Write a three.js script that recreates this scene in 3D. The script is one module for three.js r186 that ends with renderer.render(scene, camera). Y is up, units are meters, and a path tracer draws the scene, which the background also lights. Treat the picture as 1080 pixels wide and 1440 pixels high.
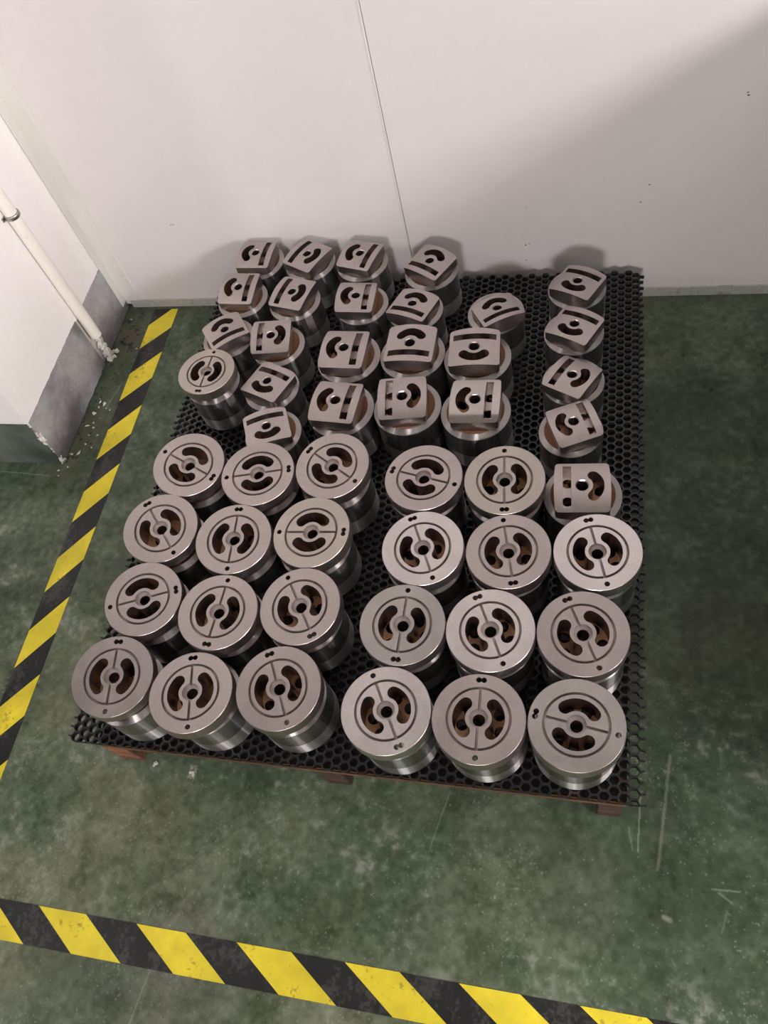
import * as THREE from 'three';
import { RoundedBoxGeometry } from 'three/addons/geometries/RoundedBoxGeometry.js';
import { ConvexGeometry } from 'three/addons/geometries/ConvexGeometry.js';
import { mergeGeometries, toCreasedNormals } from 'three/addons/utils/BufferGeometryUtils.js';
import { RectAreaLightUniformsLib } from 'three/addons/lights/RectAreaLightUniformsLib.js';
import { Brush, Evaluator, SUBTRACTION, INTERSECTION } from 'three-bvh-csg';

// ------------------------------------------------------------------ camera, light, exposure
const scene = new THREE.Scene();
scene.background = new THREE.Color(0x000000);           // closed room, no sky in view
const camera = new THREE.PerspectiveCamera(63.73, 1080 / 1440, 0.05, 40);
camera.position.set(0, 1.604, 1.596);
camera.rotation.set(-0.996676, 0.463502, -0.355183, 'YXZ');
const renderer = new THREE.WebGLRenderer({ antialias: true });
renderer.toneMapping = THREE.LinearToneMapping;
renderer.toneMappingExposure = 1.56;
renderer.shadowMap.enabled = true;
RectAreaLightUniformsLib.init();
// lamps: position, aim, width, height, radiance, colour (each gets its fitting further down)
const LAMPS = [
  { p: [3.75, 2.55, 3.05], aim: [-0.3, 0.2, 0.5], w: 1.15, h: 0.9, i: 31, c: 0xfff6f4, label: 'side flood lamp hung from the ceiling to the right of the pallet' },
  { p: [0.1, 3.3, 5.8], aim: [-0.2, 0.2, 0.4], w: 0.6, h: 0.5, i: 86, c: 0xfffaf9, label: 'square flood lamp hung from the ceiling near the front wall' },
  { p: [-3.0, 3.3, 2.6], aim: [-1.2, 0.2, 1.0], w: 0.12, h: 1.3, i: 22, c: 0xfffaf9, label: 'narrow tube lamp hung over the left side of the hall' },
  { p: [1.7, 3.3, 4.4], aim: [0, 0.2, 1.0], w: 1.3, h: 0.12, i: 22, c: 0xfffaf9, label: 'narrow tube lamp hung over the right side of the hall' },
  { p: [5.4, 1.7, 1.1], aim: [-1.3, 0.6, 0.4], w: 1.3, h: 1.1, i: 7, c: 0xfffaf9, label: 'added soft panel light before the right wall, brightening the pier' },  // added light, unseen; brightens the right face of the pier
];
const CEIL = 3.6, FRONT = 6.5, RIGHT = 5.6, LEFT = -4.2;

// ------------------------------------------------------------------ helpers
let seed = 12345;
const rnd = () => ((seed = (seed * 1664525 + 1013904223) >>> 0) / 4294967296);
const used = {};
function numbered(n) { const k = used[n] = (used[n] ?? -1) + 1; return k ? n + '_' + String(k).padStart(3, '0') : n; }
function tag(o, label, category, group) {
  o.userData.label = label; o.userData.category = category;
  if (group) o.userData.group = group;
  return o;
}
function base(name, x = 0, y = 0, z = 0) { const g = new THREE.Group(); g.name = numbered(name); g.position.set(x, y, z); scene.add(g); return g; }
function part(name, geo, mat, parent, label) {
  const m = new THREE.Mesh(geo, mat); m.name = name; m.castShadow = m.receiveShadow = true; parent.add(m);
  if (label) m.userData.label = label;
  return m;
}
function struct(name, geo, mat) { const m = part(name, geo, mat, scene); m.userData.kind = 'structure'; return m; }
function box(x0, x1, y0, y1, z0, z1) { const g = new THREE.BoxGeometry(x1 - x0, y1 - y0, z1 - z0); g.translate((x0 + x1) / 2, (y0 + y1) / 2, (z0 + z1) / 2); return boxUV(g); }
const merged = (gs) => mergeGeometries(gs.map((g) => (g.index ? g.toNonIndexed() : g)));
function boxUV(g) {                                       // uv in metres, by face direction in the object's own frame
  const p = g.attributes.position, n = g.attributes.normal, uv = new Float32Array(p.count * 2);
  for (let i = 0; i < p.count; i++) {
    const ax = Math.abs(n.getX(i)), ay = Math.abs(n.getY(i)), az = Math.abs(n.getZ(i));
    const [u, v] = ay >= ax && ay >= az ? [p.getX(i), p.getZ(i)] : ax >= az ? [p.getZ(i), p.getY(i)] : [p.getX(i), p.getY(i)];
    uv[2 * i] = u; uv[2 * i + 1] = v;
  }
  g.setAttribute('uv', new THREE.BufferAttribute(uv, 2));
  return g;
}
function rbox(x0, x1, y0, y1, z0, z1, r = 0.003) { const g = new RoundedBoxGeometry(x1 - x0, y1 - y0, z1 - z0, 2, r); g.translate((x0 + x1) / 2, (y0 + y1) / 2, (z0 + z1) / 2); return boxUV(g); }

// ------------------------------------------------------------------ procedural textures
const clamp = (x, a = 0, b = 1) => Math.min(b, Math.max(a, x)), mix = (a, b, t) => a + (b - a) * t, smooth = (a, b, x) => { const t = clamp((x - a) / (b - a)); return t * t * (3 - 2 * t); };
function lattice(n) { const a = new Float32Array(n * n); for (let i = 0; i < a.length; i++) a[i] = rnd(); return a; }
function noiseLayer(N, cx, cy) {                          // tiling value noise with cx by cy cells
  const g = new Float32Array(cx * cy).map(() => rnd()), o = new Float32Array(N * N);
  for (let y = 0; y < N; y++) {
    const v = y / N * cy, y0 = Math.floor(v) % cy, y1 = (y0 + 1) % cy; let fy = v - Math.floor(v); fy = fy * fy * (3 - 2 * fy);
    for (let x = 0; x < N; x++) {
      const u = x / N * cx, x0 = Math.floor(u) % cx, x1 = (x0 + 1) % cx; let fx = u - Math.floor(u); fx = fx * fx * (3 - 2 * fx);
      const a = g[y0 * cx + x0], b = g[y0 * cx + x1], c = g[y1 * cx + x0], d = g[y1 * cx + x1];
      o[y * N + x] = a + (b - a) * fx + (c - a + (a - b - c + d) * fx) * fy;
    }
  }
  return o;
}
function fbm(N, cells, oct, gain = 0.55, ax = 1, ay = 1) {
  const o = new Float32Array(N * N); let amp = 1, sum = 0;
  for (let k = 0; k < oct; k++) {
    const c = cells << k; if (c * Math.max(ax, ay) > N) break;
    const l = noiseLayer(N, c * ax, c * ay);
    for (let i = 0; i < o.length; i++) o[i] += l[i] * amp;
    sum += amp; amp *= gain;
  }
  for (let i = 0; i < o.length; i++) o[i] /= sum;
  return o;
}
function texture(N, f, srgb = true, repeat = 1) {
  const d = new Uint8Array(N * N * 4);
  for (let i = 0; i < N * N; i++) { const c = f(i); for (let k = 0; k < 3; k++) d[4 * i + k] = clamp(Array.isArray(c) ? c[k] : c, 0, 255); d[4 * i + 3] = 255; }
  const t = new THREE.DataTexture(d, N, N); t.wrapS = t.wrapT = THREE.RepeatWrapping; t.magFilter = THREE.LinearFilter; t.minFilter = THREE.LinearMipmapLinearFilter; t.generateMipmaps = true;
  if (srgb) t.colorSpace = THREE.SRGBColorSpace;
  t.repeat.set(repeat, repeat); t.needsUpdate = true;
  return t;
}
const std = (o) => new THREE.MeshStandardMaterial(o), phy = (o) => new THREE.MeshPhysicalMaterial(o);
const M = {};
{ // steel
  const N = 512, a = fbm(N, 4, 5), b = fbm(N, 64, 3), c = fbm(N, 3, 3, .6, 1, 40), sp = fbm(N, 128, 1);
  const rough = texture(N, (i) => 255 * (0.40 + 0.16 * (a[i] - .5) + 0.14 * (b[i] - .5) + .08 * (c[i] - .5)), false, 5);
  const bump = texture(N, (i) => 255 * (0.5 + 0.5 * (b[i] - .5) + .5 * (c[i] - .5)), false, 5);
  const col = texture(N, (i) => { const s = 236 + 30 * (a[i] - .5) + 16 * (b[i] - .5) - (sp[i] > .985 ? 60 : 0); return [s, s, s]; }, true, 5);
  const steel = (hex, r) => std({ color: hex, metalness: 1, roughness: r, map: col, roughnessMap: rough, bumpMap: bump, bumpScale: 0.00004 });
  M.plate = steel(0xc5bab7, 1.0); M.plateWarm = steel(0xc9c0b8, 1.05); M.plateGrey = steel(0xc2bcb8, 1.1); M.platePale = steel(0xe6dedc, .95); M.plateMirror = steel(0xcfc6c2, .3);  // the fourth steel is about as rough as the first, only lighter in colour
  // one steel throughout: reamed ports, milled grooves and milled sides differ from the ground tops in roughness only
  M.cut = std({ color: 0xc5bab7, metalness: 1, map: col, roughness: .3, bumpMap: bump, bumpScale: .0001 });
  M.milled = std({ color: 0xc5bab7, metalness: 1, map: col, roughness: .6, bumpMap: bump, bumpScale: .0002 });
  M.barrel = phy({ color: 0xa5a3a2, metalness: 1, roughness: .26, anisotropy: 1, anisotropyRotation: Math.PI / 2 });
  M.band = phy({ color: 0xb4b2b0, metalness: 1, roughness: .36, anisotropy: 1, anisotropyRotation: Math.PI / 2 });
  M.side = std({ color: 0xc5bab7, metalness: 1, map: col, roughness: .36, bumpMap: bump, bumpScale: .00008 });
  M.collar = phy({ color: 0xb3aeab, metalness: 1, roughness: .4, anisotropy: 1, anisotropyRotation: Math.PI / 2 });
  M.bronze = std({ color: 0x96765d, metalness: 1, roughness: 1, roughnessMap: rough });
}
{ // floor paint with dust, stains and scratches; the texture spans 2.4 m from x = -1.9, z = -0.2
  const N = 2048, S = 2.4, a = fbm(N, 3, 5), b = fbm(N, 9, 5), c = fbm(N, 40, 4), d = fbm(N, 200, 3), e = fbm(N, 5, 4), w = fbm(N, 6, 4, .6, 1, 3), sc = new Float32Array(N * N), dk = new Float32Array(N * N);
  function line(to, x0, z0, x1, z1, wid, s, rag = .5) {
    const L = Math.hypot(x1 - x0, z1 - z0), n = Math.ceil(L / S * N * 1.5), r = Math.max(1, wid / 2 / S * N); let wob = 0;
    for (let k = 0; k <= n; k++) {
      const t = k / n; wob = wob * .97 + (rnd() - .5) * .25;
      const px = (x0 + (x1 - x0) * t + 1.9) / S * N + wob, pz = (z0 + (z1 - z0) * t + .2) / S * N + wob;
      for (let j = -Math.ceil(r); j <= r; j++) for (let q = -Math.ceil(r); q <= r; q++) {
        const dd = Math.hypot(j, q) / r; if (dd > 1) continue;
        const i = ((Math.round(pz) + q + N) % N) * N + ((Math.round(px) + j + N) % N);
        to[i] = Math.max(to[i], s * (1 - dd * .5) * (1 - rag * rnd()));
      }
    }
  }
  line(sc, .160, 1.16, .1386, 1.36, .006, .5, .6); line(sc, .1084, 1.24, .1047, 1.335, .002, .75); line(sc, .0888, 1.295, .0955, 1.335, .002, .5);
  line(sc, -.2366, 1.273, -.262, 1.385, .0025, .4); line(sc, .2247, 1.379, .27, 1.3767, .003, .6); line(sc, .236, 1.383, .256, 1.396, .004, .5); line(sc, .2486, 1.41, .239, 1.445, .003, .35);
  line(sc, .147, 1.433, .158, 1.437, .009, .75); line(sc, -.732, 1.58, -.76, 1.76, .0018, .45);
  line(sc, -1.2955, .37, -1.28, .30, .006, .4); line(sc, -1.55, .59, -1.39, .6, .004, .5);
  line(dk, -.70, 1.585, -.745, 1.62, .003, .8); line(dk, -.72, 1.58, -.64, 1.385, .005, .15); line(dk, -.87, 1.655, -.9, 1.76, .012, .22); line(dk, -.43, 1.395, -.3, 1.42, .006, .2); line(dk, -.76, 1.5, -.6, 1.36, .005, .22);
  line(dk, .2087, 1.503, .2092, 1.505, .006, 1, 0); line(dk, .121, 1.105, .124, 1.107, .008, .9, 0); line(dk, .35, .13, .36, .133, .004, .6);
  for (let q = 0; q < 190; q++) {                          // clusters of pale grit and small scuffs
    const cx = rnd() * 2.4 - 1.9, cz = 1.12 + rnd() * .8, w = .02 + rnd() * .07, n = 14 + rnd() * 40;
    for (let k = 0; k < n; k++) { const x = cx + (rnd() + rnd() - 1) * w, z = cz + (rnd() + rnd() - 1) * w, an = rnd() * 6.3, l = rnd() * rnd() * .006; line(sc, x, z, x + l * Math.cos(an), z + l * Math.sin(an), .001 + rnd() * .0012, .15 + rnd() * rnd() * .7); }
  }
  for (let k = 0; k < 5200; k++) { const x = rnd() * 2.4 - 1.9, z = 1 + rnd() * 1.1; line(rnd() < .3 ? dk : sc, x, z, x, z + .0004, .0011 + rnd() * .0012, .25 + rnd() * .6); }
  for (let k = 0; k < 60; k++) { const x = rnd() * 2.4 - 1.9, z = 1.2 + rnd() * .75, an = rnd() * 6.3, l = .003 + rnd() * .009; line(sc, x, z, x + l * Math.cos(an), z + l * Math.sin(an), .0012, .2 + rnd() * .35); }
  for (let k = 0; k < 160; k++) { const x = rnd() * 2.4 - 1.9, z = -.1 + rnd() * 2, l = .001; line(sc, x, z, x + l, z, .001 + rnd() * rnd() * .004, .3 + rnd() * .6); }
  for (let k = 0; k < 40; k++) line(sc, -.765 + (rnd() - .5) * .018, 1.297 + (rnd() - .5) * .03, -.763 + (rnd() - .5) * .015, 1.297 + (rnd() - .5) * .03, .002, .8);
  const col = texture(N, (i) => {
    const x = (i % N) / N * S - 1.9, z = Math.floor(i / N) / N * S - .2;
    const gritShade = smooth(.95, 1.02, z + (b[i] - .5) * .9 + (c[i] - .5) * .5);   // grit in front of the pallet; the floor beside it painted darker as shade
    const g = smooth(.38, .62, a[i]) * (.6 + .4 * gritShade), h = smooth(.4, .66, b[i]), q = smooth(.45, .7, e[i]) * (.35 + .65 * gritShade);
    let r = mix(75, 111, g), gg = mix(89, 117, g), bl = mix(69, 95, g);
    r = mix(r, 66, h * .4); gg = mix(gg, 86, h * .36); bl = mix(bl, 72, h * .34);
    r = mix(r, 120, q * .5); gg = mix(gg, 120, q * .45); bl = mix(bl, 108, q * .45);
    const f = (c[i] - .5) * 42 + (d[i] - .5) * 46; r += f; gg += f; bl += f;
    const dust = smooth(.56, .72, c[i] * .5 + d[i] * .5) * smooth(.4, .58, b[i]) * (.15 + .65 * gritShade); r = mix(r, 140, dust); gg = mix(gg, 144, dust); bl = mix(bl, 134, dust);
    const rub = smooth(.5, .68, w[i]) * .25; r = mix(r, 60, rub); gg = mix(gg, 66, rub); bl = mix(bl, 60, rub);
    // dirt swept against the pier and the wall: blotches with a grain of their own
    const dc = Math.max(smooth(.11, .0, Math.abs(x + 1.33) - .0 + (b[i] - .5) * .12) * smooth(.72, .45, z + (b[i] - .5) * .3), smooth(.1, .0, z + (b[i] - .5) * .14) * .5);
    const dm = dc * smooth(.38, .6, c[i] * .6 + e[i] * .4); r = mix(r, 92, dm * .75); gg = mix(gg, 84, dm * .75); bl = mix(bl, 72, dm * .75);
    const sp = dc * smooth(.64, .75, d[i]); r = mix(r, 48, sp); gg = mix(gg, 44, sp); bl = mix(bl, 38, sp);
    const s = sc[i] * .8; r = mix(r, 190, s); gg = mix(gg, 192, s); bl = mix(bl, 184, s);
    const k = dk[i] * .6; r = mix(r, 40, k); gg = mix(gg, 44, k); bl = mix(bl, 38, k);
    return [r, gg, bl];
  });
  const rough = texture(1024, (i) => { const y = Math.floor(i / 1024) * 2, x = (i % 1024) * 2, j = y * N + x; return 255 * clamp(.36 + .3 * (b[j] - .5) + .35 * (c[j] - .5) + .25 * sc[j], .12, .9); }, false);
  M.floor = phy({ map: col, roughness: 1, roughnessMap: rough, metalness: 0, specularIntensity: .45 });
}
{ // walls, plaster, paint
  const N = 512, a = fbm(N, 3, 5), b = fbm(N, 50, 3), c = fbm(N, 8, 4);
  M.panel = std({ color: 0xffffff, map: texture(N, (i) => { const s = 222 + 8 * (a[i] - .5) + 3 * (b[i] - .5); return [s, s - 5, s - 5]; }, true, .8), roughness: .42 });
  M.trim = std({ color: 0xffffff, map: texture(N, (i) => { const s = 214 + 12 * (a[i] - .5) + 10 * (c[i] - .5); return [s, s - 1, s - 6]; }, true, 2), roughness: .45 });
  M.baseboard = std({ color: 0xffffff, map: texture(N, (i) => { const s = 176 + 30 * (c[i] - .5) + 24 * (b[i] - .5) - 40 * smooth(.58, .7, c[i]); return [s, s - 2, s - 8]; }, true, 3), roughness: .5 });
  M.seam = std({ color: 0x6a6866, roughness: .8 });
  M.plaster = std({ color: 0xffffff, map: texture(N, (i) => { const s = 243 + 6 * (a[i] - .5) + 5 * (b[i] - .5); return [s, s - 4, s - 4]; }, true, 1.5), roughness: .75 });
  M.skirt = std({ color: 0xffffff, map: texture(N, (i) => { const v = smooth(.35, .65, a[i]), s = mix(112, 162, v) + 34 * (c[i] - .5) + 20 * (b[i] - .5); return [s, s - 1, s + 2]; }, true, 2.2), roughness: .6, bumpMap: texture(N, (i) => 255 * c[i], false, 2.2), bumpScale: .0006 });
  M.skirtFront = std({ color: 0xffffff, map: texture(N, (i) => { const v = smooth(.35, .65, a[i]), s = mix(74, 104, v) + 28 * (c[i] - .5); return [s - 4, s + 4, s - 2]; }, true, 2.2), roughness: .55 });
  M.chip = std({ color: 0xffffff, map: texture(N, (i) => { const s = 214 + 34 * (c[i] - .5) + 26 * (b[i] - .5); return [s, s - 4, s - 9]; }, true, 6), roughness: .9 });
  M.chipGrey = std({ color: 0xb0a99e, roughness: .9 });
  M.ceiling = std({ color: 0xa09d9a, roughness: .8 });
  M.hall = std({ color: 0x8c8b89, roughness: .8 });
  M.pipe = std({ color: 0xffffff, map: texture(N, (i) => { const s = 234 + 8 * (a[i] - .5) - (b[i] > .8 ? 40 : 0); return [s, s - 4, s - 13]; }, true, 3), roughness: .4 });
  M.zinc = std({ color: 0xa9a7a0, metalness: 1, roughness: .35 });
}
{ // tape
  const N = 512, a = fbm(N, 6, 5), b = fbm(N, 60, 3), c = fbm(N, 5, 4, .6, 2, 1);
  const wear = (i) => smooth(.63, .76, b[i] * .5 + c[i] * .5);
  M.yellow = std({ color: 0xffffff, map: texture(N, (i) => { const k = wear(i) * .45, s = 1 + .12 * (a[i] - .5) * 2; return [mix(228 * s, 120, k), mix(208 * s, 104, k), mix(52 * s, 40, k)]; }, true, 3), roughness: .42 });
  M.black = std({ color: 0xffffff, map: texture(N, (i) => { const k = smooth(.48, .66, c[i] * .6 + b[i] * .4) * .5, s = 28 + 14 * (a[i] - .5); return [mix(s, 92, k), mix(s, 92, k), mix(s, 90, k)]; }, true, 3), roughness: .42 });
}
{ // pallet wood and rubber
  const N = 512, a = fbm(N, 3, 5, .6, 1, 12), b = fbm(N, 20, 4, .6, 1, 6), c = fbm(N, 4, 4);
  const wood = (r, g, bl) => std({ color: 0xffffff, map: texture(N, (i) => { const k = .72 + .7 * (a[i] - .5) + .5 * (b[i] - .5) + .4 * (c[i] - .5); return [r * k, g * k, bl * k]; }, true, 2), roughness: .8, bumpMap: texture(N, (i) => 255 * b[i], false, 2), bumpScale: .001 });
  M.woodDeck = wood(150, 104, 68); M.woodDark = wood(92, 68, 60); M.woodRed = wood(180, 120, 96);
  const r = fbm(N, 8, 5);
  M.rubber = std({ color: 0xffffff, map: texture(N, (i) => { const s = 34 + 18 * (r[i] - .5); return [s + 1, s - 1, s + 1]; }, true, 4), roughness: .36 });
  M.sheet = std({ color: 0xffffff, map: texture(N, (i) => { const s = 46 + 24 * (r[i] - .5); return [s + 2, s - 3, s + 1]; }, true, 4), roughness: .7 });
  M.cabinet = std({ color: 0x8f9694, roughness: .5 }); M.handle = std({ color: 0x9a9a9a, metalness: 1, roughness: .35 });
  M.glow = std({ color: 0xffffff, emissive: 0xfff4ee, emissiveIntensity: 6 }); M.lampBody = std({ color: 0xd8d8d6, roughness: .5 });
}

// ------------------------------------------------------------------ the setting
{
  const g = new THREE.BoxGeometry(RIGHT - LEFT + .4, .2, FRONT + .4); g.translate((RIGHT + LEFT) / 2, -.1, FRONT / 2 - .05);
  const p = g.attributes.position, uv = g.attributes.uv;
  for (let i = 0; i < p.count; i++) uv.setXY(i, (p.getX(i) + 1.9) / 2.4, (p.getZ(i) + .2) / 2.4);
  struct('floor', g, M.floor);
}
struct('ceiling', box(LEFT - .2, RIGHT + .2, CEIL, CEIL + .15, -.2, FRONT + .2), M.ceiling);
struct('wall_left', box(LEFT - .2, LEFT, 0, CEIL, -.2, FRONT + .2), M.hall);
struct('wall_right', box(RIGHT, RIGHT + .2, 0, CEIL, -.2, FRONT + .2), M.hall);
struct('wall_front', box(LEFT, RIGHT, 0, CEIL, FRONT, FRONT + .2), M.hall);
{ // the back wall: clad in tall sheet panels, each a piece of its own
  const w = base('wall_back'); w.userData.kind = 'structure';
  part('wall_core', box(LEFT, RIGHT, 0, CEIL, -.16, -.012), M.seam, w);
  const xs = [-4.1, -3.18, -2.26, -1.34, -.469, .70, 1.87, 3.04, 4.21, 5.38];
  for (let i = 0; i < xs.length - 1; i++) part('wall_panel', rbox(xs[i] + .0006, xs[i + 1] - .0006, .012, CEIL, -.014, 0, .0012), M.panel, w);
  seed = 31;
  for (const [x, y, r] of [[.2668, .5327, .003], [.2655, .5385, .002], [.0971, .3356, .0022], [.0813, .2897, .002], [-.1757, .2904, .0015], [-.1796, .1785, .0025], [-.172, .182, .002], [-.1797, .130, .002], [-1.09, .288, .0025], [-1.082, .29, .002]]) {
    const pts = []; for (let k = 0; k < 7; k++) { const a = k / 7 * 6.283, q = r * (.5 + rnd()); for (const z of [-.0005, .0003]) pts.push(new THREE.Vector3(x + q * Math.cos(a), y + q * .7 * Math.sin(a), z)); }
    part('scuff', boxUV(new ConvexGeometry(pts)), M.seam, w, 'small dark scuff on the panel');
  }
  part('joint_strip', rbox(-.4745, -.4702, .03, CEIL, -.004, .0008, .0004), M.trim, w);
}
struct('baseboard_back', rbox(-1.338, RIGHT, 0, .029, -.005, .0035, .0012), M.baseboard);
struct('trim_1', merged([rbox(-1.3515, -1.302, .029, CEIL, -.004, .0035, .001), rbox(-1.3515, -1.349, .029, CEIL, 0, .03, .001)]), M.trim);
{ // pier at the left: plastered, its foot painted as a skirting that is chipped at the corner
  const w = base('wall_pier'); w.userData.kind = 'structure';
  const X = -1.3535, Z = .562;
  part('plaster', box(-2.4, X, .17, CEIL, 0.0005, Z - .003), M.plaster, w);
  part('plaster_foot', box(-2.4, X - .006, 0, .171, 0.0005, Z - .008), M.chip, w);
  const skirt = (z0, z1, seedy) => {                     // painted band, worn to a ragged upper and lower edge
    const s = new THREE.Shape(), n = 26; seed = seedy;
    for (let i = 0; i <= n; i++) { const z = mix(z0, z1, i / n); s[i ? 'lineTo' : 'moveTo'](z, .002 + rnd() * .003); }
    for (let i = n; i >= 0; i--) { const z = mix(z0, z1, i / n); s.lineTo(z, .1745 + (rnd() - .5) * .0022); }
    const g = new THREE.ExtrudeGeometry(s, { depth: .007, bevelEnabled: false }); g.rotateY(-Math.PI / 2); g.translate(X + .0015, 0, 0);
    return boxUV(g);
  };
  part('skirting', skirt(.004, .182, 5), M.skirt, w, 'painted grey skirting between the pipe and the panel wall');
  part('skirting', skirt(.222, Z - .004, 9), M.skirt, w, 'painted grey skirting between the pipe and the pier corner');
  part('skirting', box(-2.4, X - .006, 0, .1665, Z - .008, Z), M.skirtFront, w, 'dark green skirting on the front face of the pier');
  // ragged plaster showing along the chipped corner and in the pipe chase
  const lump = (x, y, z, s) => { const pts = []; for (let k = 0; k < 12; k++) pts.push(new THREE.Vector3(x + (rnd() - .5) * 1.7 * s, y + (rnd() - .5) * 2.4 * s, z + (rnd() - .5) * 1.7 * s)); return boxUV(new ConvexGeometry(pts)); };
  seed = 77;
  const edge = []; for (const [y, s] of [[.165, .007], [.158, .005], [.128, .009], [.119, .008], [.11, .01], [.098, .009], [.088, .007], [.062, .005], [.052, .004], [.018, .009], [.006, .011]]) edge.push(lump(X - .003, y, Z - .005, s));
  part('bare_corner', merged(edge), M.chip, w, 'white plaster where the corner is chipped');
  const foot = []; for (let k = 0; k < 34; k++) { const t = rnd(); foot.push(lump(X + rnd() * .012, t * t * .16, .195 + (rnd() - .5) * .022 - t * .0, .004 + rnd() * .006 + (1 - t) * .003)); }
  for (let k = 0; k < 8; k++) foot.push(lump(X + .01 + rnd() * .014, .002, .19 + (rnd() - .5) * .04, .007));
  part('plaster_patch', merged(foot), M.chip, w, 'rough white plaster around the foot of the pipe');
}
{ // pipe on the pier
  const t = base('conduit_pipe', -1.3365, .1, .203);
  tag(t, 'cream painted pipe running down the white pier into the floor', 'pipe');
  const g = new THREE.CylinderGeometry(.0155, .0155, CEIL - .101, 32, 1); g.translate(0, (CEIL - .101) / 2, 0); part('pipe', g, M.pipe, t);
  const c = new THREE.TorusGeometry(.0165, .0028, 8, 32); c.rotateX(Math.PI / 2); c.scale(1, 2.2, 1); c.translate(0, .407, 0);
  part('clip', merged([boxUV(c), rbox(-.0168, -.014, .402, .412, -.021, .021, .001)]), M.zinc, t, 'bright metal pipe clip');
}
{ // rubble by the pier
  seed = 4242;
  const spots = [[-1.321, .357, 9], [-1.306, .363, 11], [-1.317, .375, 9], [-1.322, .399, 13], [-1.295, .378, 6], [-1.329, .436, 12], [-1.314, .4275, 8], [-1.3136, .470, 8], [-1.2872, .4685, 6], [-1.3235, .526, 13], [-1.340, .532, 10], [-1.3134, .498, 5], [-1.2914, .509, 4], [-1.3385, .572, 5], [-1.361, .585, 6], [-1.355, .60, 4], [-1.33, .054, 7], [-1.274, .163, 5], [-1.28, .3835, 6], [-1.309, .445, 6], [-1.30, .41, 4], [-1.326, .345, 4]];
  const count = ['first', 'second', 'third', 'fourth', 'fifth', 'sixth', 'seventh', 'eighth', 'ninth', 'tenth', 'eleventh', 'twelfth', 'thirteenth', 'fourteenth', 'fifteenth', 'sixteenth', 'seventeenth', 'eighteenth', 'nineteenth', 'twentieth', 'twenty-first', 'twenty-second'];
  spots.sort((a, b) => b[1] - a[1]);
  for (const [i, [x, z, mm]] of spots.entries()) {
    const s = mm / 1000 * .75, pts = [];
    for (let k = 0; k < 9; k++) pts.push(new THREE.Vector3((rnd() - .5) * 1.7 * s, rnd() * .55 * s, (rnd() - .5) * 1.5 * s));
    const g = new ConvexGeometry(pts); g.computeBoundingBox(); g.translate(0, -g.boundingBox.min.y, 0);
    const m = part(numbered('plaster_chip'), boxUV(g), i % 4 === 3 ? M.chipGrey : M.chip, scene); m.position.set(x, .0001, z); m.rotation.y = rnd() * 6;
    tag(m, `broken ${i % 4 === 3 ? 'greyish' : 'white'} plaster chip, ${count[i]} from the pier corner going toward the panel wall`, 'rubble', 'plaster chips along the foot of the pier');
  }
}
{ // two crumbs in front of the pallet
  const mk = (x, z, s, label, mat) => { const gs = []; for (let k = 0; k < 5; k++) { const g = new THREE.DodecahedronGeometry(s * (.5 + rnd() * .4), 0); g.scale(1, .5, 1); g.translate((rnd() - .5) * s * 2, s * .3, (rnd() - .5) * s * 2); gs.push(boxUV(g)); } const m = part(numbered('swarf_crumb'), merged(gs), mat, scene); m.position.set(x, 0, z); tag(m, label, 'debris'); };
  mk(-.848, 1.2925, .005, 'pale metal crumb on the green floor in front of the left pallet foot', M.chip);
  mk(-.764, 1.302, .0045, 'white crumbled spot on the green floor left of the middle pallet foot', M.chip);
}
// hazard tapes: every stripe is a piece
function stripe(a, b, c, d) {                             // four floor corners, a thin slab
  const s = [a, b, c, d], g = new THREE.BufferGeometry(), pos = [], t = .0006, q = (i, y) => pos.push(s[i][0], y, s[i][1]);
  const tri = (i, j, k) => { q(i, t); q(j, t); q(k, t); };
  const area = (s[1][0] - s[0][0]) * (s[2][1] - s[0][1]) - (s[1][1] - s[0][1]) * (s[2][0] - s[0][0]);
  if (area > 0) s.reverse();
  tri(0, 1, 2); tri(0, 2, 3);
  for (let i = 0; i < 4; i++) { const j = (i + 1) % 4; q(i, t); q(i, 0); q(j, 0); q(i, t); q(j, 0); q(j, t); }
  g.setAttribute('position', new THREE.Float32BufferAttribute(pos, 3)); g.setAttribute('uv', new THREE.Float32BufferAttribute(new Float32Array(pos.length / 3 * 2), 2)); g.computeVertexNormals();
  return boxUV(g);
}
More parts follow.
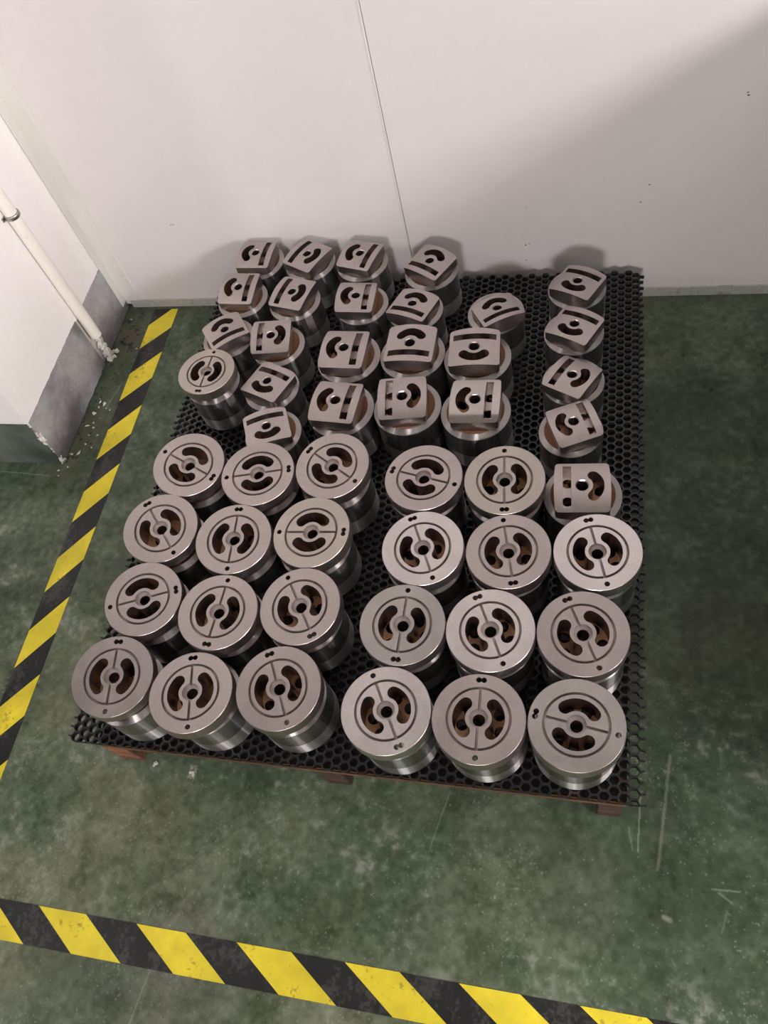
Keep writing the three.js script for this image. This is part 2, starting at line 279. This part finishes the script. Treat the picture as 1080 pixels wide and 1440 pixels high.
{
  const t = base('hazard_tape', 0, .0004, 0);
  tag(t, 'yellow and black striped floor tape running away beside the pier to the wall', 'tape');
  const xl = (z) => -1.2635 + .004 * Math.sin(z * 3 - 1) * .5, xr = (z) => -1.1905, l = [.0135, .0765, .1655, .2575, .354, .451, .5475, .646, .7373, .838, .9308, 1.0287, 1.122, 1.2165, 1.312, 1.407, 1.502], r = [.0134, .0134, .0858, .1758, .271, .365, .462, .556, .6466, .744, .837, .9363, 1.0287, 1.1295, 1.2253, 1.3216, 1.416];
  for (let i = 0; i < l.length - 1; i++) {
    if (!i) part('stripe', stripe([xl(0), .0135], [-1.2105, .0134], [xl(.0765), .0765], [xl(.0765), .0764]), M.black, t);
    else if (i === 1) { part('stripe', stripe([-1.2105, .0134], [xr(0), .0134], [xr(0), .0858], [xl(.0765), .0765]), M.yellow, t); part('stripe', stripe([xl(.0765), .0765], [xr(0), .0858], [xr(0), .0860], [xl(.1655), .1655]), M.yellow, t); }
    else part('stripe', stripe([xl(l[i]), l[i]], [xr(0), r[i]], [xr(0), r[i + 1]], [xl(l[i + 1]), l[i + 1]]), i % 2 ? M.yellow : M.black, t);
  }
  const f = base('hazard_tape', 0, .0004, 0);
  tag(f, 'yellow and black striped floor tape crossing the floor in front of the pallet', 'tape');
  const tp = [-1.21, -1.108, -1.0051, -.9008, -.7939, -.692, -.5909, -.4851, -.3856, -.2865, -.1838, -.0798, .0159, .1215, .222, .322, .423, .523, .623];
  for (let i = 0; i < tp.length - 1; i++) part('stripe', stripe([tp[i], 1.5815 + i * .0003], [tp[i + 1], 1.5815 + i * .0003], [tp[i + 1] + .0975, 1.6500 + i * .0002], [tp[i] + .0975, 1.6500 + i * .0002]), i % 2 ? M.black : M.yellow, f);
}
// ------------------------------------------------------------------ pallet, sheet, mat
const TURN = .0075, PX = -.4275, PZ = .665;                // the pallet sits very slightly turned
const turned = (o) => { o.position.x = PX; o.position.z = PZ; o.rotation.y = TURN; return o; };
const HW = .5035, HD = .621;                              // half width and depth of the deck
{
  const t = turned(base('wooden_pallet')); tag(t, 'worn wooden pallet on three runners under the black mat', 'pallet');
  for (const [x0, x1, m] of [[-HW, -HW + .052, M.woodRed], [-.052, -.004, M.woodDark], [HW - .048, HW - .006, M.woodDark]]) part('runner', rbox(x0, x1, 0, .0915, -HD + .01, HD - .001, .003), m, t);
  const n = 10, w = 2 * HD / n;
  for (let i = 0; i < n; i++) part('deck_board', rbox(-HW + rnd() * .003, HW - rnd() * .003, .092, .1125 - rnd() * .0008, -HD + i * w + (i ? .006 : 0), -HD + (i + 1) * w, .003), M.woodDeck, t);
}
{
  const t = turned(base('rubber_sheet')); t.position.y = .1128; tag(t, 'flat dark grey rubber sheet showing through the cells of the hexagon mat', 'sheet');
  const o = new THREE.Shape(), x0 = -HW + .003, x1 = HW - .001, z0 = -HD, z1 = HD - .006;   // torn out at the front right, where the deck shows
  [[x0, z0], [x1, z0], [x1, HD - .048], [x1 - .010, HD - .047], [x1 - .019, HD - .041], [x1 - .016, HD - .033], [x1 - .006, HD - .029], [x1, HD - .030], [x1, z1], [x0, z1]].forEach(([x, z], i) => o[i ? 'lineTo' : 'moveTo'](x, -z));
  const g = new THREE.ExtrudeGeometry(o, { depth: .0026, bevelEnabled: false }); g.rotateX(-Math.PI / 2);
  part('sheet', boxUV(g), M.sheet, t);
}
{ // hexagon mat: cells of a rubber honeycomb
  const t = turned(base('rubber_mat')); t.position.y = .1156; tag(t, 'black perforated hexagon rubber mat covering the pallet under the steel blocks', 'mat');
  const p = .0188, s = p / Math.sqrt(3), H = .0122, pos = [], nor = [];
  const v = (a, n) => { pos.push(...a); nor.push(...n); };
  const tri = (a, b, c, n) => { const m = Array.isArray(n[0]); v(a, m ? n[0] : n); v(b, m ? n[1] : n); v(c, m ? n[2] : n); };
  const UP = [0, 1, 0];
  seed = 99;
  const inner = [], outer = [], K = 12;
  for (let k = 0; k < K; k++) { const an = k / K * 2 * Math.PI, corner = k % 2 === 0; outer.push([Math.cos(an) * (corner ? s : p / 2), Math.sin(an) * (corner ? s : p / 2)]); const r = corner ? .0085 : .0078; inner.push([Math.cos(an) * r, Math.sin(an) * r, Math.cos(an), Math.sin(an)]); }
  const x0 = -HW - .052, x1 = HW + .027, cols = Math.floor((x1 - x0) / (1.5 * s)), rows = Math.floor((2 * HD + .004) / p);
  for (let c = 0; c < cols; c++) for (let r = 0; r < rows; r++) {
    const x = x0 + s + c * 1.5 * s, z = HD + .002 - p / 2 - (r - (c % 2 ? .5 : 0)) * p; if (z < -HD - .002) continue;
    const out = x < -HW + .01 || x > HW - .006;
    for (let k = 0; k < K; k++) {
      const k1 = (k + 1) % K, a = outer[k], b = outer[k1], i = inner[k], j = inner[k1];
      const A = [x + a[0], H, z + a[1]], B = [x + b[0], H, z + b[1]], I = [x + i[0], H, z + i[1]], J = [x + j[0], H, z + j[1]], I0 = [I[0], 0, I[2]], J0 = [J[0], 0, J[2]];
      tri(A, J, B, UP); tri(A, I, J, UP);
      const ni = [-i[2], .35, -i[3]], nj = [-j[2], .35, -j[3]];
      tri(I, I0, J, [ni, ni, nj]); tri(J, I0, J0, [nj, ni, nj]);
      const edge = c === 0 || c === cols - 1 || r === 0 || r >= rows - 2 || c === 1 || c === cols - 2;
      if (out || edge) { const A0 = [A[0], 0, A[2]], B0 = [B[0], 0, B[2]], D = [0, -1, 0]; tri(A0, B0, J0, D); tri(A0, J0, I0, D); const no = [(a[0] + b[0]), 0, (a[1] + b[1])].map((q) => q / p); tri(A, B, A0, no); tri(B, B0, A0, no); }
    }
    // cut struts left standing out where the mat was trimmed
    for (const sd of [-1, 1]) if ((sd < 0 && c < 1) || (sd > 0 && c === cols - 1)) {
      const L = s * (.45 + rnd() * .5), w = .0013, xa = x + sd * (s - .001), xb = xa + sd * L, dz = (rnd() - .5) * .005;
      const q = [[xa, z - w], [xb, z - w + dz], [xb, z + w + dz], [xa, z + w]]; if (sd < 0) q.reverse();
      const U = q.map((e) => [e[0], H, e[1]]), Lo = q.map((e) => [e[0], .004, e[1]]);
      tri(U[0], U[2], U[1], UP); tri(U[0], U[3], U[2], UP);
      for (let e = 0; e < 4; e++) { const f = (e + 1) % 4, no = [q[f][1] - q[e][1], 0, q[e][0] - q[f][0]], l = Math.hypot(...no); tri(U[e], U[f], Lo[e], no.map((y) => y / l)); tri(U[f], Lo[f], Lo[e], no.map((y) => y / l)); }
    }
  }
  for (let i = 2; i < pos.length; i += 3) pos[i] = Math.min(pos[i], HD + .0015);   // the front edge is cut off straight
  const g = new THREE.BufferGeometry(); g.setAttribute('position', new THREE.Float32BufferAttribute(pos, 3)); g.setAttribute('normal', new THREE.Float32BufferAttribute(nor, 3)); g.setAttribute('uv', new THREE.Float32BufferAttribute(new Float32Array(pos.length / 3 * 2), 2));
  part('mat', boxUV(g), M.rubber, t);
}
// ------------------------------------------------------------------ steel parts
const ev = new Evaluator(); ev.attributes = ['position', 'normal', 'uv']; ev.useGroups = true;
const brush = (g, m = M.cut) => { const q = g.index ? g.toNonIndexed() : g; q.clearGroups(); const b = new Brush(q, m); b.updateMatrixWorld(); return b; };
const csg = (a, g, op = SUBTRACTION, m = M.cut) => ev.evaluate(a, brush(g, m), op);
function split(b, ...kinds) {                                  // the ground outside and the machined recesses as two geometries
  const g = b.geometry, mats = Array.isArray(b.material) ? b.material : [b.material], res = [...kinds.map(() => []), []];
  const at = (i) => (g.index ? g.index.getX(i) : i);
  for (const gr of g.groups) for (let i = gr.start; i < gr.start + gr.count; i++) res[(kinds.indexOf(mats[gr.materialIndex]) + 1 || res.length) - 1].push(at(i));
  return res.map((ix) => { const o = new THREE.BufferGeometry(); for (const n of ['position', 'normal']) { const A = g.attributes[n], f = new Float32Array(ix.length * 3); ix.forEach((j, k) => { f[3 * k] = A.getX(j); f[3 * k + 1] = A.getY(j); f[3 * k + 2] = A.getZ(j); }); o.setAttribute(n, new THREE.BufferAttribute(f, 3)); } return boxUV(o); });
}
const cyl = (r, y0, y1, x = 0, z = 0, n = 40) => { const g = new THREE.CylinderGeometry(r, r, y1 - y0, n); g.translate(x, (y0 + y1) / 2, z); return g; };
const bar = (x0, x1, y0, y1, z0, z1) => { const g = new THREE.BoxGeometry(x1 - x0, y1 - y0, z1 - z0); g.translate((x0 + x1) / 2, (y0 + y1) / 2, (z0 + z1) / 2); return g; };
function kidney(r, w, half, mid, y0, y1) {                // curved slot on radius r, half width w
  const s = new THREE.Shape(), a = mid - half, b = mid + half;
  s.absarc(0, 0, r + w, a, b, false); s.absarc(r * Math.cos(b), r * Math.sin(b), w, b, b + Math.PI, false); s.absarc(0, 0, r - w, b, a, true); s.absarc(r * Math.cos(a), r * Math.sin(a), w, a + Math.PI, a + 2 * Math.PI, false);
  const g = new THREE.ExtrudeGeometry(s, { depth: y1 - y0, bevelEnabled: false, curveSegments: 24 }); g.rotateX(-Math.PI / 2); g.translate(0, y0, 0);
  return toCreasedNormals(g, .6);
}
const lathe = (pts, n = 96) => toCreasedNormals(new THREE.LatheGeometry(pts.map((q) => new THREE.Vector2(...q)), n).toNonIndexed(), .5);
const RS = .162;                                          // radius of the spherical seat
const arc = (r0, r1, y, n) => Array.from({ length: n + 1 }, (_, i) => { const r = mix(r0, r1, i / n); return [r, y + RS - Math.sqrt(RS * RS - r * r)]; });
function roundPlateShape() {
  const T = .056, R = .0766;
  let b = brush(lathe([...arc(0, .0622, 0, 14), [.0622, .0275], [R - .0012, .0275], [R, .0287], [R, T - .0008], [R - .0008, T], [.02, T], [0, T]]), M.plate);
  b = csg(b, lathe([[.0492, T - .0095], [.0537, T - .0095], [.0537, T + .01], [.0492, T + .01], [.0492, T - .0095]]), SUBTRACTION, M.milled);
  b = csg(b, bar(-.0024, .0024, T - .0092, T + .01, -.0515, .0515), SUBTRACTION, M.milled);
  for (const mid of [0, Math.PI]) b = csg(b, kidney(.0323, .0106, .80, mid, -.05, T + .01));
  b = csg(b, lathe([[0, T - .0105], [.0157, T - .0105], [.0157, T + .01], [0, T + .01]], 64), SUBTRACTION, M.milled);
  b = csg(b, lathe([[0, -.02], [.0102, -.02], [.0102, T + .01], [0, T + .01]], 48));
  for (const [x, z] of [[.0042, .0656], [-.0042, .0656], [0, -.0652]]) b = csg(b, cyl(.0047, -.02, T + .01, x, z, 28));
  const [top, milled, cut] = split(b, M.plate, M.milled);
  return [top, cut, milled];
}
function squarePlateShape() {
  const T = .046, A = .0542, B = .0498, sag = .0084, RA = (A * A + sag * sag) / (2 * sag), c = .0075, bow = .0022;
  const s = new THREE.Shape(), pts = [];
  const corner = (x, y, a0) => { for (let i = 0; i <= 6; i++) { const a = a0 + i / 6 * Math.PI / 2; pts.push([x + c * Math.cos(a), y + c * Math.sin(a)]); } };
  corner(A - c, B - c, 0); for (let i = 1; i < 12; i++) { const x = mix(A - c, c - A, i / 12); pts.push([x, B + bow * (1 - (x / (A - c)) ** 2)]); }
  corner(c - A, B - c, Math.PI / 2); corner(c - A, c - B, Math.PI); for (let i = 1; i < 12; i++) { const x = mix(c - A, A - c, i / 12); pts.push([x, -B - bow * (1 - (x / (A - c)) ** 2)]); } corner(A - c, c - B, 1.5 * Math.PI);
  pts.forEach((q, i) => s[i ? 'lineTo' : 'moveTo'](...q));
  const g = new THREE.ExtrudeGeometry(s, { depth: .12, bevelEnabled: false }); g.rotateX(-Math.PI / 2); g.translate(0, -.03, 0);
  let b = brush(toCreasedNormals(g, .5), M.side);
  const crown = new THREE.CylinderGeometry(RA, RA, .3, 320); crown.rotateX(Math.PI / 2); crown.translate(0, T - RA, 0); b = csg(b, crown, INTERSECTION, M.plate);
  const ball = new THREE.SphereGeometry(RS, 160, 120); ball.translate(0, RS, 0); b = csg(b, ball, INTERSECTION, M.plate);
  b = csg(b, bar(-.0463, .0463, T - .027, T + .02, .0278 - .0078, .0278 + .0078));
  for (const x of [-.0202, .0202]) b = csg(b, cyl(.0102, -.05, T - .0268, x, .0268, 36));
  b = csg(b, kidney(.0300, .0103, .83, Math.PI / 2, -.05, T + .02));
  b = csg(b, lathe([[0, -.02], [.0108, -.02], [.0108, T - .0025], [.0126, T - .0006], [.0126, T + .01], [0, T + .01]], 48));
  const [top, side, cut] = split(b, M.plate, M.side);
  return [top, cut, side];
}
const HB = .109;                                          // height of the large block, to the top of its rim
function blockParts() {
  const barrel = lathe([[0, 0], [.071, .0001], [.0718, .044], [.0722, .0442], [.0722, HB - .0075], [.0604, HB - .0075], [.0604, .05], [0, .05]]);
  const band = lathe([[0, 0], [.0705, 0], [.0722, .0012], [.0722, .0441], [.0715, .0441], [.0712, .0012]]);
  const collar = lathe([[.0604, HB - .0074], [.0722, HB - .0074], [.0728, HB - .0060], [.0727, HB - .0048], [.0606, HB], [.0601, HB - .0006], [.0601, HB - .0074], [.0604, HB - .0074]]);
  const ys = HB - .0116;
  let s = brush(lathe([[0, ys - .03], [.0598, ys - .03], ...arc(0, .0598, ys, 16).reverse()]), M.bronze);
  for (let k = 0; k < 7; k++) { const a = k / 7 * 2 * Math.PI; s = csg(s, cyl(.0098, ys - .1, ys + .1, .0335 * Math.cos(a), .0335 * Math.sin(a), 36)); }
  s = csg(s, cyl(.0105, ys - .1, ys + .1, 0, 0, 36));
  const [seat, bores] = split(s, M.bronze);
  return { barrel, band, collar, seat, bores, ys };
}
const SMALL = .065 / .073, SK = .0635 / .073;             // small plates, small blocks
const shrink = (g, k) => { const c = g.clone(); c.scale(k, k, k); return c; };
const round = roundPlateShape(), square = squarePlateShape(), blk = blockParts(), TR = .056, TS = .046;
const roundSmall = round.map((g) => shrink(g, .0672 / .0772)), squareSmall = square.map((g) => shrink(g, SMALL));
const bs = Object.fromEntries(['barrel', 'band', 'collar', 'seat', 'bores'].map((k) => [k, shrink(blk[k], SK)]));
const TOP = .1281;                                        // where the blocks stand: the top of the mat
// the small blocks are a little taller than a plain reduction: their barrels are lengthened
const LIFT = .1036 - HB * SK;
{ const p = bs.barrel.attributes.position; for (let i = 0; i < p.count; i++) if (p.getY(i) > .0387) p.setY(i, p.getY(i) + LIFT); for (const k of ['collar', 'seat', 'bores']) bs[k].translate(0, LIFT, 0); }
const proto = {};
function makeBlock(size) {
  const t = new THREE.Group(), g = size === 'large' ? blk : bs;
  part('barrel', g.barrel, M.barrel, t, 'dark mirror-turned barrel'); part('ground_band', g.band, M.band, t, 'paler ground band around the foot'); part('collar', g.collar, M.collar, t, 'bright bevelled rim'); const s = part('bronze_seat', g.seat, M.bronze, t, 'hollow bronze bearing face with bores'); part('bore', g.bores, M.cut, s, 'dark bore walls');
  return t;
}
proto.large = makeBlock('large'); proto.small = makeBlock('small');
const D = Math.PI / 180, up = new THREE.Vector3();
function addPair(round_, small, x, z, yaw, tx, tz, finish, plateLabel, blockLabel, group) {
  const b = proto[small ? 'small' : 'large'].clone(); b.name = numbered('cylinder_block'); b.position.set(x, TOP, z); b.rotation.y = yaw * D + 1; scene.add(b);
  tag(b, blockLabel, 'machine part', 'cylinder blocks standing on the mat');
  const k = small ? (round_ ? .0672 / .0772 : SMALL) : 1, ysLocal = small ? blk.ys * SK + LIFT : blk.ys, rs = RS * k;
  const e = new THREE.Euler(tx * D, yaw * D, tz * D, 'ZXY'), C = new THREE.Vector3(x, TOP + ysLocal + rs + .0006, z);
  up.set(0, -rs, 0).applyEuler(e);
  const g = round_ ? (small ? roundSmall : round) : (small ? squareSmall : square);
  const m = base(round_ ? 'round_valve_plate' : 'square_valve_plate');
  part('plate', g[0], finish, m); part('port', g[1], M.cut, m, 'through ports, slot and pin holes'); if (round_) part('milled_groove', g[2], M.milled, m, 'matte milled ring, cross groove and hub ring'); else part('milled_side', g[2], M.side, m, 'milled side faces');
  m.rotation.copy(e); m.position.copy(C).add(up);
  tag(m, plateLabel, 'machine part', group);
}
const ord = ['first', 'second', 'third', 'fourth', 'fifth', 'sixth'];
const facing = (yaw) => { const a = ((yaw % 360) + 360) % 360; return a < 45 || a > 315 ? 'toward the viewer' : a < 135 ? 'toward the right' : a < 225 ? 'toward the wall' : 'toward the left'; };
const P = M.plate, W = M.plateWarm, G = M.plateGrey, S = M.platePale;
const discRows = [
  // rows counted from the front, plates counted from the left
  ['front row', [[-.8251, 1.205, -172.9, 1.9, -5, P], [-.6719, 1.2073, -166.4, -4.3, -.8, P], [-.5123, 1.1925, -153.2, .1, -.6, P], [-.3156, 1.2093, 28.9, -1.5, -1, S], [-.1621, 1.2047, -178.5, -2.9, -.2, P], [-.0094, 1.1989, -99.8, -2.7, 1, G]]],
  ['second row', [[-.8184, 1.0465, 111.7, .9, -3, P], [-.6608, 1.0578, -2.3, -1.1, -2, P], [-.5116, 1.0378, 32.7, .7, 2, P], [-.3123, 1.0575, -1.1, .3, -.3, G], [-.16, 1.0544, -155.2, -.3, .9, S], [-.0037, 1.0491, -154.3, .4, .1, P]]],
  ['third row', [[-.8266, .8966, -139.8, 3.3, -5.4, P], [-.671, .907, -175.8, .9, -1.8, P], [-.5234, .8848, 91.8, 1.4, 2.5, W], [-.2992, .9063, -155.7, 1.5, .9, S], [-.1432, .8990, 12.6, -.9, 1.4, P], [.015, .8916, -164.1, -.6, .1, S]]],
  ['fourth row', [[-.8123, .7415, 66.4, 3, -4.5, P], [-.6592, .7528, 102.3, .3, -1.3, P], [-.5109, .7336, -123, 2.9, 2.1, P], [-.3198, .7465, -104, -1.4, 1.5, P], [-.1619, .7505, 4.8, 1, .8, W]]],
];
for (const [row, list] of discRows) list.forEach(([x, z, yaw, tx, tz, m], i) => addPair(true, false, x, z, yaw, tx, tz, m,
  `round steel plate, ${ord[i]} in the ${row}, paired holes ${facing(yaw)}`,
  `steel cylinder block under the ${ord[i]} round plate of the ${row}`, 'round valve plates on the cylinder blocks'));
addPair(true, true, -.8593, .4741, -3.1, -.5, -.3, W, 'small round steel plate left of the square ones, at the left mat edge', 'small cylinder block at the left mat edge under the only small round plate', 'round valve plates on the cylinder blocks');
const wallRow = (n) => `row nearest the wall,second row from the wall,third row from the wall,fourth row from the wall`.split(',')[n];
const squares = [                                         // x, z, yaw, tilts, large, place
  [-0.84, 0.0825, 87.5, -1.1, -0.1, 0, `first from left in the ${wallRow(0)}`], [-0.7026, 0.0924, -118.3, -1.2, 0.3, 0, `second from left in the ${wallRow(0)}`], [-0.5669, 0.0975, 73.8, -1.2, 0.5, 0, `third from left in the ${wallRow(0)}`], [-0.3905, 0.1325, -30.8, -0.2, 0.5, 0, `fourth from left in the ${wallRow(0)}`],
  [-0.8541, 0.2093, 88.3, 4, -1.2, 0, `first from left in the ${wallRow(1)}`], [-0.7143, 0.223, -104.3, 0.6, 0.7, 0, `second from left in the ${wallRow(1)}`], [-0.5433, 0.237, 91.2, -1.6, -4.1, 0, `third from left in the ${wallRow(1)}`], [-0.4103, 0.2587, -19.6, -5.5, -0.8, 0, `fourth from left in the ${wallRow(1)}`],
  [-0.2242, 0.2714, 28.2, -9.7, 4, 0, 'standing alone on bare mat left of the right-hand column'],
  [-0.858, 0.337, 35.7, -1.6, 1.7, 0, `first from left in the ${wallRow(2)}`], [-0.7242, 0.3631, -81.9, 1.8, -5.2, 0, `second from left in the ${wallRow(2)}`], [-0.5436, 0.4045, 89, -0.8, -1.3, 1, `third from left in the ${wallRow(2)}`], [-0.3976, 0.3951, -1.1, 0.3, 0, 1, `fourth from left in the ${wallRow(2)}`], [-0.2516, 0.4057, -176.2, -0.5, -1.7, 1, `fifth from left in the ${wallRow(2)}`],
  [-0.7102, 0.4905, 156.8, -2, 0, 0, 'just right of the small round plate'], [-0.5338, 0.5506, 86.1, -1.5, -1.6, 1, 'behind the third disc of the fourth row'], [-0.3876, 0.5427, -82.4, 0.6, -2.6, 1, 'behind the fourth disc of the fourth row'], [-0.2405, 0.5521, 91, 1.6, 1, 1, 'with a shiny banded top, behind the fifth disc of the fourth row'],
  [-0.6776, 0.614, -157.1, -2.5, -2.3, 0, 'tilted, behind the second disc of the fourth row'],
  [-0.0495, 0.2025, 152.7, -4.7, 0.8, 0, 'first from the wall in the right-hand column'], [-0.0505, 0.3323, 153.1, -2.9, 0.8, 0, 'second from the wall in the right-hand column'], [-0.0458, 0.4673, -118.1, -5.2, -0.9, 0, 'third from the wall in the right-hand column'], [-0.0447, 0.595, 111.7, 0.1, 3.1, 0, 'fourth from the wall in the right-hand column'], [-0.0156, 0.7484, -86.8, -0.6, -0.5, 1, 'fifth from the wall in the right-hand column'],
];
for (const [x, z, yaw, tx, tz, large, place] of squares) addPair(false, !large, x, z, yaw, tx, tz, place.includes('shiny') ? M.plateMirror : P, `${large ? 'large' : 'small'} square plate ${place}`, `${large ? 'large' : 'small'} block under the square plate ${place.replace('with a shiny banded top, ', '').replace('tilted, ', '')}`, 'square valve plates on the cylinder blocks');
// ------------------------------------------------------------------ outside the frame: a low cabinet, an added bench that shades the floor, and the lamps
{
  const t = base('tool_cabinet', .45, 0, .02); tag(t, 'low grey steel tool cabinet standing by the wall right of the pallet', 'cabinet');
  part('carcass', rbox(0, .9, .04, .77, 0, 1.22, .004), M.cabinet, t); part('worktop', rbox(-.004, .92, .77, .79, -.01, 1.25, .003), M.cabinet, t);
  for (let i = 0; i < 2; i++) { const d = part('door', rbox(.02 + i * .435, .44 + i * .435, .06, .75, 1.221, 1.24, .004), M.cabinet, t); part('handle', rbox(.40 + i * .075, .415 + i * .075, .4, .52, 1.241, 1.26, .004), M.handle, d); }
  for (const [x, z] of [[.03, .03], [.87, .03], [.03, 1.19], [.87, 1.19]]) part('foot', cyl(.02, 0, .04, x, z, 20), M.handle, t);
}
{
  const t = base('shade_bench', .12, 0, 1.74); tag(t, 'added unseen steel bench behind the viewer, shading the floor on the right', 'bench');  // added out of view, its top sized to shade the right floor
  part('bench_top', rbox(0, 1.0, .92, .955, 0, .70, .003), M.cabinet, t);
  for (const [x, z] of [[.03, .03], [.97, .03], [.03, .67], [.97, .67]]) part('leg', rbox(x - .015, x + .015, 0, .92, z - .015, z + .015, .002), M.handle, t);
}
for (const L of LAMPS) {
  const t = base('flood_lamp', ...L.p); t.lookAt(...L.aim); tag(t, L.label, 'lamp');
  part('housing', rbox(-L.w / 2 - .03, L.w / 2 + .03, -L.h / 2 - .03, L.h / 2 + .03, -.09, -.012, .01), M.lampBody, t);
  part('diffuser', rbox(-L.w / 2, L.w / 2, -L.h / 2, L.h / 2, -.0118, -.004, .002), M.glow, t);
  const len = CEIL - L.p[1], g = new THREE.CylinderGeometry(.012, .012, len, 16); g.translate(0, len / 2, 0);
  const rod = part('hanger', g, M.lampBody, t); rod.position.set(0, 0, -.06); rod.quaternion.copy(t.quaternion).invert();
  const l = new THREE.RectAreaLight(L.c, L.i, L.w, L.h); l.position.set(...L.p); l.name = 'lamp_light'; scene.add(l); l.lookAt(...L.aim);
}
renderer.render(scene, camera);
